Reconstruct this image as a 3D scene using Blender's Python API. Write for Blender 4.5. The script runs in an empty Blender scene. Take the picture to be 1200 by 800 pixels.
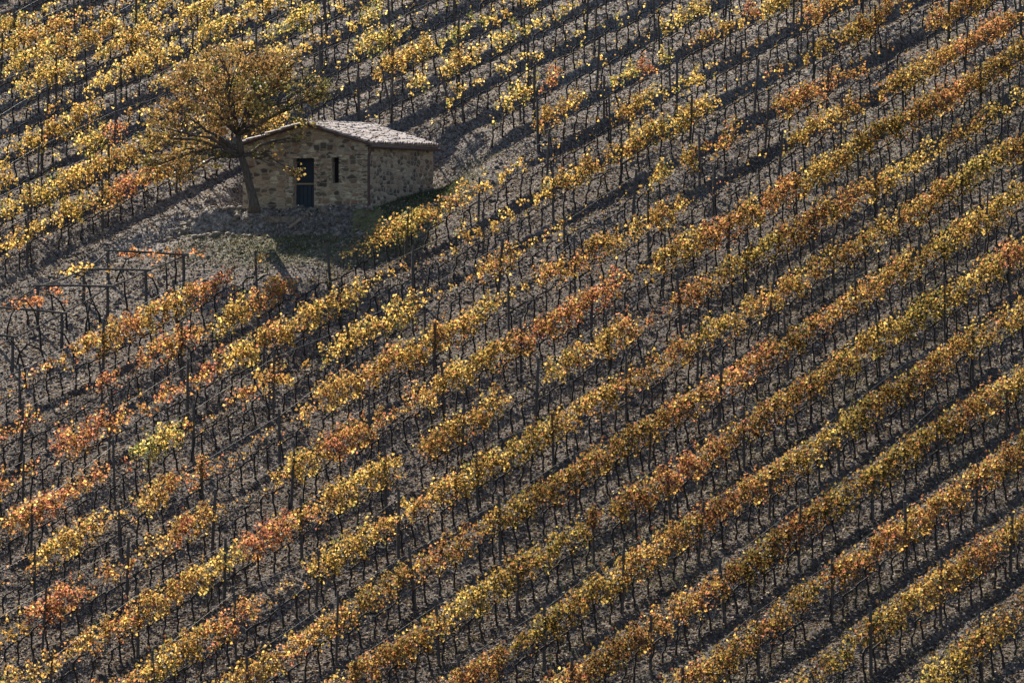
import bpy, math, random
import numpy as np
from mathutils import Vector, Matrix
random.seed(7); RNG = np.random.default_rng(11)
R = math.radians
sc = bpy.context.scene
COL = sc.collection
ORD = ['first','second','third','fourth','fifth','sixth','seventh','eighth','ninth','tenth','eleventh','twelfth','thirteenth',
       'fourteenth','fifteenth','sixteenth','seventeenth','eighteenth','nineteenth','twentieth','twenty-first','twenty-second','twenty-third',
       'twenty-fourth','twenty-fifth','twenty-sixth','twenty-seventh','twenty-eighth','twenty-ninth','thirtieth','thirty-first','thirty-second',
       'thirty-third','thirty-fourth','thirty-fifth']

# ------------------------------------------------------------------ camera (200 mm lens from the facing hillside)
F = 6600.0; PITCH = R(-1.0)
cam = bpy.data.cameras.new('camera'); cam.lens = F/1200*36; cam.sensor_width = 36
cam.clip_start = 1; cam.clip_end = 3000
co = bpy.data.objects.new('camera', cam); COL.objects.link(co)
co.rotation_euler = (R(90)+PITCH, 0, 0); sc.camera = co
CP, SP = math.cos(PITCH), math.sin(PITCH)
def ray(px, py):                       # direction with unit depth
    X = (px-600)/F; Z = (400-py)/F
    return np.array([X, CP-Z*SP, SP+Z*CP])
def invdepth(px, py): return .005 + 2.25e-6*(py-245) + .30e-6*(px-390)
def at(px, py, D=None):                # point of the hillside plane seen at a pixel
    if D is None: D = 1/invdepth(px, py)
    return ray(px, py)*D
def project(x, y, z):
    d = y*CP+z*SP; h = -y*SP+z*CP
    return 600+F*x/d, 400-F*h/d, d
p0, p1, p2 = at(0,0), at(1200,0), at(600,800)
nrm = np.cross(p1-p0, p2-p0); nrm /= nrm[2]
GX, GY = -nrm[0], -nrm[1]; GZ = p0[2]-GX*p0[0]-GY*p0[1]
def plane(x, y): return GZ+GX*x+GY*y
KA = (8.87986478, -5.59720865, -4.95854661, .05153032, .25093863)
def kfield(x, y):                      # which vine row a point lies on (rows converge gently)
    px, py, _ = project(x, y, plane(x, y)); a = px/600-1; b = py/400-1
    den = np.maximum(1+KA[3]*a+KA[4]*b, .12)
    return (KA[0]+KA[1]*a+KA[2]*b)/den
def row_pt(k, px):
    a = px/600-1; b = -((k*KA[3]-KA[1])*a+(k-KA[0]))/(k*KA[4]-KA[2])
    return (b+1)*400
# mean row direction
q0 = at(300, row_pt(8, 300)); q1 = at(900, row_pt(8, 900))
AZ = math.atan2(q1[1]-q0[1], q1[0]-q0[0])
VX, VY = math.cos(AZ), math.sin(AZ); UX, UY = VY, -VX
SLV = GX*VX+GY*VY                      # climb along a row
# ------------------------------------------------------------------ hut frame
A = R(23)
hr = Vector((math.cos(A), -math.sin(A), 0)); hb = Vector((math.sin(A), math.cos(A), 0))   # facade left->right, depth
HW, HL = 4.88, 5.7
hc = at(431, 247, 198.2)               # front right corner at the floor
H0 = Vector(hc)-hr*HW                  # front left corner
FLOOR = H0.z
def hut_local(x, y):
    dx, dy = x-H0.x, y-H0.y
    return dx*hr.x+dy*hr.y, dx*hb.x+dy*hb.y
def sstep(a, b, x):
    t = np.clip((x-a)/(b-a), 0, 1); return t*t*(3-2*t)
# ------------------------------------------------------------------ value noise
class Noise:
    def __init__(s, seed):
        s.g = np.random.default_rng(seed).random((256, 256))
    def __call__(s, x, y):
        x = np.asarray(x, float); y = np.asarray(y, float)
        xi = np.floor(x).astype(int); yi = np.floor(y).astype(int); fx = x-xi; fy = y-yi
        fx = fx*fx*(3-2*fx); fy = fy*fy*(3-2*fy)
        a = s.g[xi & 255, yi & 255]; b = s.g[(xi+1) & 255, yi & 255]; c = s.g[xi & 255, (yi+1) & 255]; d = s.g[(xi+1) & 255, (yi+1) & 255]
        return (a*(1-fx)+b*fx)*(1-fy)+(c*(1-fx)+d*fx)*fy-.5
N1, N2, N3, N4, N5 = [Noise(i) for i in (1,2,3,4,5)]
def clearing(x, y):
    """1 where the vineyard rows stop: round the hut, its yard and the pergola"""
    px, py, _ = project(x, y, plane(x, y)); k = kfield(x, y)
    m = np.where(px < 312, sstep(13.3, 13.5, k), sstep(12.75, 13.05, k))*(1-sstep(16.35, 16.6, k))
    edge = np.where(k < 13.6, 630, np.where(k < 14.6, 575, np.where(k < 15.6, 508, 425)))
    return m*(1-sstep(edge-25, edge+10, px))
def gz(x, y):
    x = np.asarray(x, float); y = np.asarray(y, float)
    px, py, _ = project(x, y, plane(x, y))
    k = kfield(x, y); kr = np.round(k); s = (k-kr)*2.4
    fade = sstep(-300, -60, px)*(1-sstep(1260, 1500, px))*sstep(-400, -200, py)*(1-sstep(900, 1100, py))
    clr = clearing(x, y)
    amp = (.55+.45*sstep(330, 120, py)) if False else .5+.5*(1-sstep(150, 330, py))+.25*sstep(800, 1100, px)
    amp = amp*(1+.5*N4(x*.35, y*.35))
    step = np.where(s >= 0, .16*np.exp(-(s/.45)**2), .16*(1-sstep(0, .28, -s))-.15*sstep(0, .28, -s)*np.exp(-((np.minimum(s, 0)+.28)/.6)**2*(s < -.28)))
    z = plane(x, y)+step*amp*(1-clr)*fade
    z = z+fade*(.16*N1(x*.25, y*.25)+.10*N2(x*.9, y*.9)+.07*N3(x*2.6, y*2.6)+.06*N4(x*6.1, y*6.1))
    # hut terrace, cut into the slope behind, bank in front
    p, q = hut_local(x, y)
    zl = FLOOR+.02+np.clip(q, 0, 9)*.145*sstep(2.5, 5, p)+.03*N2(x*2, y*2)
    win = sstep(-2.3, -1.0, p+.5*N1(y*.9, x*.9))*(1-sstep(HW+.5, HW+2.3, p+.3*N1(y*.9, x*.9)))
    qn = q+.35*N2(x*1.3+7, y*1.3)
    front = sstep(-1.55+.4*sstep(2.8, 4.5, p)*1, -1.0, qn); back = 1-sstep(HL+.3, HL+3.2, q)
    w = win*front*back
    z = z*(1-w)+zl*w
    z = z+.18*sstep(-4.8, -2.2, q)*(1-sstep(-2.0, -1.3, q))*win+win*sstep(-2.2,-1.7,q)*(1-sstep(-.7,-.4,q))*(.30*N2(x*2.1,y*2.1)+.26*N3(x*5,y*5))
    return z

# ------------------------------------------------------------------ helpers
def link(o, parent=None):
    COL.objects.link(o)
    if parent: o.parent = parent
    return o
def tag(o, label=None, cat=None, group=None, kind=None):
    if label: o['label'] = label
    if cat: o['category'] = cat
    if group: o['group'] = group
    if kind: o['kind'] = kind
    return o
def empty(name, loc=(0,0,0), rz=0.):
    o = bpy.data.objects.new(name, None); o.location = loc; o.rotation_euler = (0,0,rz); o.empty_display_size = .2
    return link(o)
def mesh_np(name, V, T, mats, midx=None, smooth=False, attr=None):
    """triangles or quads from arrays"""
    V = np.asarray(V, np.float32); T = np.asarray(T, np.int32); n = T.shape[1]
    me = bpy.data.meshes.new(name); me.vertices.add(len(V)); me.vertices.foreach_set('co', V.ravel())
    me.loops.add(T.size); me.loops.foreach_set('vertex_index', T.ravel())
    me.polygons.add(len(T)); me.polygons.foreach_set('loop_start', np.arange(0, T.size, n, dtype=np.int32))
    for m in mats: me.materials.append(m)
    if midx is not None: me.polygons.foreach_set('material_index', np.asarray(midx, np.int32))
    if smooth: me.polygons.foreach_set('use_smooth', np.ones(len(T), bool))
    if attr is not None:
        a = me.attributes.new('tint', 'FLOAT', 'POINT'); a.data.foreach_set('value', np.asarray(attr, np.float32))
    me.update(calc_edges=True); me.validate()
    return me
class MB:
    def __init__(s): s.v = []; s.f = []
    def add(s, vs, fs):
        b = len(s.v); s.v += [tuple(v) for v in vs]; s.f += [tuple(i+b for i in f) for f in fs]
    def box(s, c, d, M=None):
        c = Vector(c); vs = [Vector((sx*d[0]/2, sy*d[1]/2, sz*d[2]/2)) for sx in (-1,1) for sy in (-1,1) for sz in (-1,1)]
        if M is not None: vs = [M@v for v in vs]
        s.add([v+c for v in vs], [(0,1,3,2),(4,6,7,5),(0,4,5,1),(2,3,7,6),(0,2,6,4),(1,5,7,3)])
    def prism(s, poly, y0, y1):        # polygon in xz extruded along y
        n = len(poly); s.add([(x,y0,z) for x,z in poly]+[(x,y1,z) for x,z in poly],
            [tuple(range(n)), tuple(range(2*n-1, n-1, -1))]+[(i, n+i, n+(i+1)%n, (i+1)%n)[::-1] for i in range(n)])
    def tube(s, pts, rad, n=6):
        pts = [Vector(p) for p in pts]; rad = rad if hasattr(rad, '__len__') else [rad]*len(pts); b = len(s.v)
        for i, p in enumerate(pts):
            d = (pts[min(i+1, len(pts)-1)]-pts[max(i-1, 0)]).normalized()
            a = d.orthogonal().normalized() if i == 0 else (pa-d*pa.dot(d)).normalized()
            pa = a; c = d.cross(a)
            for j in range(n):
                t = 2*math.pi*j/n; s.v.append(tuple(p+(a*math.cos(t)+c*math.sin(t))*rad[i]))
        for i in range(len(pts)-1):
            for j in range(n): s.f.append((b+i*n+j, b+i*n+(j+1)%n, b+(i+1)*n+(j+1)%n, b+(i+1)*n+j))
        s.f.append(tuple(b+j for j in range(n))[::-1]); s.f.append(tuple(b+(len(pts)-1)*n+j for j in range(n)))
    def mesh(s, name, m, smooth=False):
        me = bpy.data.meshes.new(name); me.from_pydata(s.v, [], s.f)
        me.materials.append(m)
        if smooth: me.polygons.foreach_set('use_smooth', [True]*len(me.polygons))
        me.update(); return me
    def build(s, name, m, parent=None, smooth=False):
        return link(bpy.data.objects.new(name, s.mesh(name, m, smooth)), parent)

# ------------------------------------------------------------------ materials
def newmat(name):
    m = bpy.data.materials.new(name); m.use_nodes = True; nt = m.node_tree; nt.nodes.clear()
    o = nt.nodes.new('ShaderNodeOutputMaterial'); return m, nt, o
def N(nt, t, **kw):
    n = nt.nodes.new(t)
    for k, v in kw.items(): setattr(n, k, v)
    return n
def ramp(nt, stops, interp='LINEAR'):
    r = N(nt, 'ShaderNodeValToRGB'); r.color_ramp.interpolation = interp
    while len(r.color_ramp.elements) < len(stops): r.color_ramp.elements.new(.5)
    for e, (p, c) in zip(r.color_ramp.elements, stops): e.position = p; e.color = (*c, 1)
    return r
def noise(nt, scale, detail=4, rough=.6, vec=None):
    n = N(nt, 'ShaderNodeTexNoise'); n.inputs['Scale'].default_value = scale; n.inputs['Detail'].default_value = detail
    n.inputs['Roughness'].default_value = rough
    if vec is not None: nt.links.new(vec, n.inputs['Vector'])
    return n
def simple(name, stops, scale=8, rough=.8, bump=.3, bscale=None, stretch=None, spec=.3):
    m, nt, o = newmat(name); L = nt.links
    b = N(nt, 'ShaderNodeBsdfPrincipled'); L.new(b.outputs[0], o.inputs[0]); b.inputs['Roughness'].default_value = rough
    b.inputs['Specular IOR Level'].default_value = spec
    tc = N(nt, 'ShaderNodeTexCoord'); v = tc.outputs['Object']
    if stretch:
        mp = N(nt, 'ShaderNodeMapping'); mp.inputs['Scale'].default_value = stretch; L.new(v, mp.inputs[0]); v = mp.outputs[0]
    n = noise(nt, scale, vec=v); r = ramp(nt, stops); L.new(n.outputs[0], r.inputs[0]); L.new(r.outputs[0], b.inputs['Base Color'])
    if bump:
        n2 = noise(nt, bscale or scale*2, vec=v); bp = N(nt, 'ShaderNodeBump'); bp.inputs['Strength'].default_value = bump
        bp.inputs['Distance'].default_value = .02; L.new(n2.outputs[0], bp.inputs['Height']); L.new(bp.outputs[0], b.inputs['Normal'])
    return m
def leafmat(name, stops, trans=.62, tcol=1.25, rough=.55, spec=.25):
    """colour from the mesh's tint plus the object's own tint (object colour, red)"""
    m, nt, o = newmat(name); L = nt.links
    at_ = N(nt, 'ShaderNodeAttribute', attribute_name='tint'); oi = N(nt, 'ShaderNodeObjectInfo')
    sx = N(nt, 'ShaderNodeSeparateColor'); L.new(oi.outputs['Color'], sx.inputs[0])
    ad = N(nt, 'ShaderNodeMath', operation='ADD'); L.new(at_.outputs['Fac'], ad.inputs[0]); L.new(sx.outputs[0], ad.inputs[1])
    r0 = ramp(nt, stops); L.new(ad.outputs[0], r0.inputs[0])
    if name == 'vine_leaf':            # lower-right plants: olive-brown darkening, shade painted into the leaf colour
        aw = N(nt, 'ShaderNodeAttribute', attribute_name='painted_shade'); sw = N(nt, 'ShaderNodeMath', operation='ADD', use_clamp=True)
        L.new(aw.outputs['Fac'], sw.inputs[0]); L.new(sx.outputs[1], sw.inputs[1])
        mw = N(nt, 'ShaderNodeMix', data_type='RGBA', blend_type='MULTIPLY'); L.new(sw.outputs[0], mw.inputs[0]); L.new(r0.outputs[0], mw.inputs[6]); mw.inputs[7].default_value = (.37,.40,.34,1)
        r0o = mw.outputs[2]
    else: r0o = r0.outputs[0]
    wn = N(nt, 'ShaderNodeTexWhiteNoise', noise_dimensions='1D'); L.new(at_.outputs['Fac'], wn.inputs['W'])   # every leaf its own shade
    mr = N(nt, 'ShaderNodeMapRange'); mr.inputs['To Min'].default_value = .28; mr.inputs['To Max'].default_value = 1.30; L.new(wn.outputs['Value'], mr.inputs['Value'])
    r = N(nt, 'ShaderNodeVectorMath', operation='SCALE'); L.new(r0o, r.inputs[0]); L.new(mr.outputs[0], r.inputs['Scale'])
    b = N(nt, 'ShaderNodeBsdfPrincipled'); b.inputs['Roughness'].default_value = rough; b.inputs['Specular IOR Level'].default_value = spec
    L.new(r.outputs[0], b.inputs['Base Color'])
    t = N(nt, 'ShaderNodeBsdfTranslucent'); mc = N(nt, 'ShaderNodeVectorMath', operation='MULTIPLY')
    L.new(r.outputs[0], mc.inputs[0]); mc.inputs[1].default_value = (tcol, tcol*1.0, tcol*.85); L.new(mc.outputs[0], t.inputs[0])
    mx = N(nt, 'ShaderNodeMixShader'); mx.inputs[0].default_value = trans
    L.new(b.outputs[0], mx.inputs[1]); L.new(t.outputs[0], mx.inputs[2]); L.new(mx.outputs[0], o.inputs[0])
    return m
VINE_RAMP = [(0,(.22,.075,.06)),(.10,(.36,.13,.09)),(.19,(.52,.20,.125)),(.28,(.48,.225,.095)),(.36,(.27,.14,.055)),(.44,(.22,.135,.045)),(.55,(.54,.325,.095)),(.70,(.78,.55,.19)),(.84,(.24,.21,.07)),(1,(.12,.15,.055))]
M_leaf = leafmat('vine_leaf', VINE_RAMP)
M_tree = leafmat('oak_leaf', [(0,(.16,.08,.035)),(.3,(.30,.17,.07)),(.5,(.40,.27,.10)),(.62,(.26,.21,.075)),(.8,(.16,.15,.05)),(1,(.08,.09,.03))], trans=.40)
M_litter = leafmat('litter_leaf', [(0,(.05,.032,.022)),(.35,(.14,.092,.062)),(.6,(.25,.175,.12)),(.85,(.50,.41,.32)),(1,(.62,.54,.44))], trans=.2, rough=.8, spec=.08)
M_wood = simple('vine_bark', [(.3,(.010,.008,.007)),(.7,(.034,.025,.021))], 25, .9, .6)
M_post = simple('weathered_post', [(.3,(.030,.025,.023)),(.7,(.085,.070,.060))], 9, .85, .5, stretch=(4,4,.6))
M_bark = simple('tree_bark', [(.3,(.03,.024,.02)),(.7,(.12,.092,.07))], 10, .9, .8, stretch=(2,2,.5))
M_wire = simple('wire', [(0,(.07,.07,.07)),(1,(.12,.12,.12))], 5, .4, 0)
M_metal = simple('gutter_metal', [(.3,(.035,.018,.017)),(.7,(.07,.032,.028))], 6, .5, .1)
M_door = simple('dark_door', [(.3,(.008,.014,.024)),(.7,(.016,.026,.040))], 5, .6, .2, stretch=(8,1,1))
M_dark = simple('dark_room', [(0,(.008,.008,.010)),(1,(.012,.012,.014))], 5, .9, 0)
M_frame = simple('door_timber', [(.3,(.16,.11,.08)),(.7,(.26,.19,.13))], 6, .8, .3)
M_grass = leafmat('grass_blade', [(0,(.03,.05,.02)),(.5,(.075,.09,.032)),(1,(.21,.19,.10))], trans=.3)
M_rock = simple('field_stone', [(.25,(.10,.085,.075)),(.5,(.18,.155,.135)),(.8,(.34,.30,.27))], 14, .9, .4, spec=.1)
M_step = simple('step_stone', [(.3,(.06,.048,.04)),(.65,(.20,.16,.125))], 7, .85, .9)
# soil
M_soil, nt, o = newmat('tilled_soil'); L = nt.links
b = N(nt, 'ShaderNodeBsdfPrincipled'); b.inputs['Roughness'].default_value = .95; b.inputs['Specular IOR Level'].default_value = .15
L.new(b.outputs[0], o.inputs[0]); tc = N(nt, 'ShaderNodeTexCoord')
n1 = noise(nt, .35, 4, .6, tc.outputs['Object']); n2 = noise(nt, 9, 6, .75, tc.outputs['Object'])
r1 = ramp(nt, [(.3,(.062,.051,.046)),(.7,(.108,.091,.082))]); L.new(n1.outputs[0], r1.inputs[0])
r2 = ramp(nt, [(.34,(.22,.22,.24)),(.5,(.75,.75,.77)),(.66,(1.9,1.85,1.8))]); L.new(n2.outputs[0], r2.inputs[0])
mm = N(nt, 'ShaderNodeMix', data_type='RGBA', blend_type='MULTIPLY'); mm.inputs[0].default_value = 1
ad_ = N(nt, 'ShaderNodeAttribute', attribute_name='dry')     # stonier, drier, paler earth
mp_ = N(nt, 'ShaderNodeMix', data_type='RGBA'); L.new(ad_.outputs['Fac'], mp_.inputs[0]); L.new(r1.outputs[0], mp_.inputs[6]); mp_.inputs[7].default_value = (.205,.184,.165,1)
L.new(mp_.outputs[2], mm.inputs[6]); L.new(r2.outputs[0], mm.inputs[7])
ag = N(nt, 'ShaderNodeAttribute', attribute_name='tint')   # where grass and moss cover the soil
n3 = noise(nt, 2.5, 5, .7, tc.outputs['Object']); 
gm = N(nt, 'ShaderNodeMath', operation='MULTIPLY_ADD'); L.new(n3.outputs[0], gm.inputs[0]); gm.inputs[1].default_value = 1.6; gm.inputs[2].default_value = -1.15
ga = N(nt, 'ShaderNodeMath', operation='MULTIPLY_ADD', use_clamp=True); L.new(ag.outputs['Fac'], ga.inputs[0]); ga.inputs[1].default_value = 1.6; L.new(gm.outputs[0], ga.inputs[2])
gr = ramp(nt, [(.3,(.065,.07,.032)),(.7,(.17,.155,.085))]); L.new(n2.outputs[0], gr.inputs[0])
mg = N(nt, 'ShaderNodeMix', data_type='RGBA'); L.new(ga.outputs[0], mg.inputs[0]); L.new(mm.outputs[2], mg.inputs[6]); L.new(gr.outputs[0], mg.inputs[7])
L.new(mg.outputs[2], b.inputs['Base Color'])
vo = N(nt, 'ShaderNodeTexVoronoi'); vo.inputs['Scale'].default_value = 11; L.new(tc.outputs['Object'], vo.inputs['Vector'])
hs = N(nt, 'ShaderNodeMath', operation='ADD'); L.new(n2.outputs[0], hs.inputs[0]); L.new(vo.outputs['Distance'], hs.inputs[1])
bp = N(nt, 'ShaderNodeBump'); bp.inputs['Strength'].default_value = 1; bp.inputs['Distance'].default_value = .07
L.new(hs.outputs[0], bp.inputs['Height']); L.new(bp.outputs[0], b.inputs['Normal'])
# rubble stone wall
def stonemat(name, sc3, tone=1.0, mortar=(.30,.245,.175)):
    m, nt, o = newmat(name); L = nt.links
    b = N(nt, 'ShaderNodeBsdfPrincipled'); b.inputs['Roughness'].default_value = .9; L.new(b.outputs[0], o.inputs[0])
    tc = N(nt, 'ShaderNodeTexCoord'); nz = noise(nt, 3.0, 3, .5, tc.outputs['Object'])
    mv = N(nt, 'ShaderNodeVectorMath', operation='MULTIPLY_ADD'); L.new(nz.outputs['Color'], mv.inputs[0]); mv.inputs[1].default_value = (.12,.12,.06)
    L.new(tc.outputs['Object'], mv.inputs[2])
    mp = N(nt, 'ShaderNodeMapping'); mp.inputs['Scale'].default_value = sc3; L.new(mv.outputs[0], mp.inputs[0])
    ve = N(nt, 'ShaderNodeTexVoronoi', feature='DISTANCE_TO_EDGE'); vc = N(nt, 'ShaderNodeTexVoronoi')
    for v in (ve, vc): v.inputs['Scale'].default_value = 1; v.inputs['Randomness'].default_value = .85; L.new(mp.outputs[0], v.inputs['Vector'])
    sp = N(nt, 'ShaderNodeSeparateColor'); L.new(vc.outputs['Color'], sp.inputs[0])
    t = tone
    rc = ramp(nt, [(0,(.045*t,.035*t,.03*t)),(.22,(.10*t,.07*t,.05*t)),(.40,(.22*t,.155*t,.10*t)),(.60,(.33*t,.25*t,.165*t)),(.72,(.17*t,.085*t,.055*t)),(.86,(.42*t,.34*t,.24*t)),(1,(.10*t,.085*t,.075*t))])
    L.new(sp.outputs[0], rc.inputs[0])
    nf = noise(nt, 22, 4, .7, tc.outputs['Object']); rf = ramp(nt, [(.25,(.6,.6,.6)),(.75,(1.35,1.35,1.3))]); L.new(nf.outputs[0], rf.inputs[0])
    m1 = N(nt, 'ShaderNodeMix', data_type='RGBA', blend_type='MULTIPLY'); m1.inputs[0].default_value = 1; L.new(rc.outputs[0], m1.inputs[6]); L.new(rf.outputs[0], m1.inputs[7])
    re = ramp(nt, [(.01,(0,0,0)),(.16,(1,1,1))]); L.new(ve.outputs['Distance'], re.inputs[0])
    m2 = N(nt, 'ShaderNodeMix', data_type='RGBA'); L.new(re.outputs[0], m2.inputs[0]); m2.inputs[6].default_value = (*mortar, 1); L.new(m1.outputs[2], m2.inputs[7])
    L.new(m2.outputs[2], b.inputs['Base Color'])
    h = N(nt, 'ShaderNodeMath', operation='MULTIPLY_ADD'); L.new(re.outputs[0], h.inputs[0]); h.inputs[1].default_value = 1; L.new(nf.outputs[0], h.inputs[2])
    bp = N(nt, 'ShaderNodeBump'); bp.inputs['Strength'].default_value = .9; bp.inputs['Distance'].default_value = .03
    L.new(h.outputs[0], bp.inputs['Height']); L.new(bp.outputs[0], b.inputs['Normal'])
    return m
M_stone = stonemat('rubble_wall', (3.5,3.5,7.0), 1.12, (.30,.24,.165)); M_brick = stonemat('brick_pier', (5,5,13), 1.35, (.37,.31,.23))
# roof tile: pinkish grey lichen on terracotta
M_tile = simple('lichened_tile', [(.36,(.07,.045,.04)),(.44,(.26,.20,.175)),(.56,(.42,.37,.345)),(.85,(.53,.49,.47))], 7.0, .75, .5, 20)

# ------------------------------------------------------------------ ground
def axis(lo, hi, st, far):
    a = list(np.arange(lo, hi, st)); s = st*2; x = lo; pre = []
    while x > lo-far: x -= s; pre.append(x); s *= 1.5
    s = st*2; x = a[-1]; post = []
    while x < hi+far: x += s; post.append(x); s *= 1.5
    return np.array(pre[::-1]+a+post)
corn = [at(px, py) for px in (-60, 1260) for py in (-140, 880)]
us = [c[0]*UX+c[1]*UY for c in corn]; vs = [c[0]*VX+c[1]*VY for c in corn]
U = axis(min(us), max(us), .10, 400); V = axis(min(vs), max(vs), .13, 400)
UU, VV = np.meshgrid(U, V, indexing='ij')
X = UU*UX+VV*VX; Y = UU*UY+VV*VY
Z = gz(X, Y)
fine = (UU > min(us)) & (UU < max(us)) & (VV > min(vs)) & (VV < max(vs))
Z += fine*RNG.normal(0, .014, Z.shape)
GPX, GPY, _ = project(X, Y, plane(X, Y))
P_, Q_ = hut_local(X, Y)
grass = .62*sstep(-5.5, -3.2, Q_)*(1-sstep(-2.0, -1.5, Q_))*sstep(-.6, 1.5, P_)*(1-sstep(HW+1.5, HW+3, P_))
grass = np.maximum(grass, .9*sstep(HW-.3, HW, P_)*(1-sstep(HW+2.0, HW+3.6, P_))*sstep(-3, -1, Q_)*(1-sstep(2.5, HL+.6, Q_)))
grass = np.maximum(grass, .33*sstep(500, 1100, GPX+.4*GPY)*(.6+1.2*N1(X*.3, Y*.3)))
nu, nv = len(U), len(V); idx = np.arange(nu*nv).reshape(nu, nv)
Q4 = np.stack([idx[:-1,:-1], idx[1:,:-1], idx[1:,1:], idx[:-1,1:]], -1).reshape(-1, 4)
g = link(bpy.data.objects.new('ground', mesh_np('ground', np.stack([X,Y,Z], -1).reshape(-1,3), Q4, [M_soil], smooth=True, attr=grass.ravel())))
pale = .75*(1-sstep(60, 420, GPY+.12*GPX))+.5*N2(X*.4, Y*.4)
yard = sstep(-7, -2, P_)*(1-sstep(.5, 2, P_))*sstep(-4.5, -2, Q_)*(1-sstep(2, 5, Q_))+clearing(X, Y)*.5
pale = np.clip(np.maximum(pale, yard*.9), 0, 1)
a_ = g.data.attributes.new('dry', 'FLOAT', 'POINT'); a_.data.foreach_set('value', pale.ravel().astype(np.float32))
tag(g, kind='structure')
def hz(x, y):                          # height of the built ground
    x = np.asarray(x, float); y = np.asarray(y, float)
    u = x*UX+y*UY; v = x*VX+y*VY
    i = np.clip(np.searchsorted(U, u)-1, 0, nu-2); j = np.clip(np.searchsorted(V, v)-1, 0, nv-2)
    a = (u-U[i])/(U[i+1]-U[i]); c = (v-V[j])/(V[j+1]-V[j])
    return Z[i,j]*(1-a)*(1-c)+Z[i+1,j]*a*(1-c)+Z[i,j+1]*(1-a)*c+Z[i+1,j+1]*a*c

# ------------------------------------------------------------------ leaves as arrays
def leaf_cloud(P, size, tint, rng, droop=.5, fold=.35):
    """each leaf: two triangles folded along the midrib. returns V, T, tint"""
    n = len(P)
    d = rng.normal(0, 1, (n,3)); d[:,2] -= droop; d /= np.linalg.norm(d, axis=1)[:,None]
    s = rng.normal(0, 1, (n,3)); s -= (s*d).sum(1)[:,None]*d; s /= np.linalg.norm(s, axis=1)[:,None]
    nn = np.cross(d, s); size = size*rng.uniform(.6, 1.35, n)[:,None]
    a = P-d*size*.5; t = P+d*size*.5; l = P+s*size*.52+nn*size*fold-d*size*.08; r = P-s*size*.52+nn*size*fold-d*size*.08
    V_ = np.stack([a,l,t,r], 1).reshape(-1,3); b = np.arange(n)[:,None]*4
    T_ = np.concatenate([b+[0,1,2], b+[0,2,3]], 0)
    return V_, T_, np.repeat(tint, 4)

# ------------------------------------------------------------------ vine templates (x along the row, climbing with the slope)
VS = .61
def wood_template(seed):
    r = random.Random(seed); m = MB()
    h = r.uniform(.56, .74); lean = r.uniform(-.16, .12); lean2 = r.uniform(-.08, .08)
    pts = [(0,0,-.08)]; 
    for i in range(1, 6):
        t = i/5; pts.append((lean*t+r.uniform(-.028,.028), lean2*t+r.uniform(-.03,.03), h*t))
    rad = [.046,.036,.031,.030,.033,.040]
    L_ = r.choice([.45,.55,.62,.62]); arm = []
    for i in range(1, 5):
        t = i/4; arm.append((pts[-1][0]+L_*t, r.uniform(-.02,.02), h+.05*math.sin(t*3)+SLV*L_*t+r.uniform(-.02,.02)))
    arm = [(a_+lean*0, b_+lean2, c_) for a_, b_, c_ in arm]
    m.tube(pts+[arm[0]], rad+[.029], 5); m.tube(arm, [.029,.026,.022,.016], 5)
    if r.random() < .35:
        m.tube([pts[-1], (pts[-1][0]-.12,0,h+.06), (pts[-1][0]-.25,0,h-.03)], [.02,.014,.008], 4)
    for i in range(r.randint(3,6)):
        x = r.uniform(-.02, L_); z = h+.03+SLV*x; y = r.uniform(-.02,.02); H = r.uniform(.3,.75); p = [(x,y,z)]
        dx, dy = r.uniform(-.18,.18), r.uniform(-.14,.14)
        for j in range(1,4): p.append((x+dx*j/3+r.uniform(-.02,.02), y+dy*j/3+r.uniform(-.02,.02), z+H*j/3))
        m.tube(p, [.009,.007,.006,.004], 3)
    return m
def tri_arrays(mb):
    T = []
    for f in mb.f:
        for i in range(1, len(f)-1): T.append((f[0], f[i], f[i+1]))
    return np.array(mb.v), np.array(T)
NW = 14
woods = [wood_template(100+i) for i in range(NW)]
wood_arr = [tri_arrays(w) for w in woods]
wood_me = [w.mesh('trunk', M_wood) for w in woods]
NLV = [5, 18, 52, 105, 175, 260]           # leaves per density class
def leaf_template(cl, seed):
    rng = np.random.default_rng(seed); n = NLV[cl]
    nc = max(2, n//9); 
    cx = rng.uniform(-.08, .66, nc); cy = rng.normal(0, .10+.012*cl, nc)
    cz = np.clip(rng.normal(1.2, .19+.03*(cl-3), nc), .74, 1.62) if cl >= 3 else np.clip(rng.normal(1.12, .22, nc), .7, 1.5)
    ci = rng.integers(0, nc, n)
    P = np.stack([cx[ci]+rng.normal(0,.07,n), cy[ci]+rng.normal(0,.07,n), cz[ci]+rng.normal(0,.085,n)], 1)
    P[:,2] = np.clip(P[:,2], .5, 1.76); P[:,2] += SLV*P[:,0]
    ct = rng.normal(0, .06, nc)
    return leaf_cloud(P, .088, ct[ci]+rng.normal(0, .09, n)+(rng.random(n) < (.07+.03*cl))*.33-(rng.random(n) < .12)*.16, rng, .6)
NVAR = 6
leaf_arr = [[leaf_template(c, 1000+c*20+i) for i in range(NVAR)] for c in range(6)]
leaf_me = [[mesh_np('foliage', *leaf_arr[c][i][:2], [M_leaf], attr=leaf_arr[c][i][2]) for i in range(NVAR)] for c in range(6)]

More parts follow.
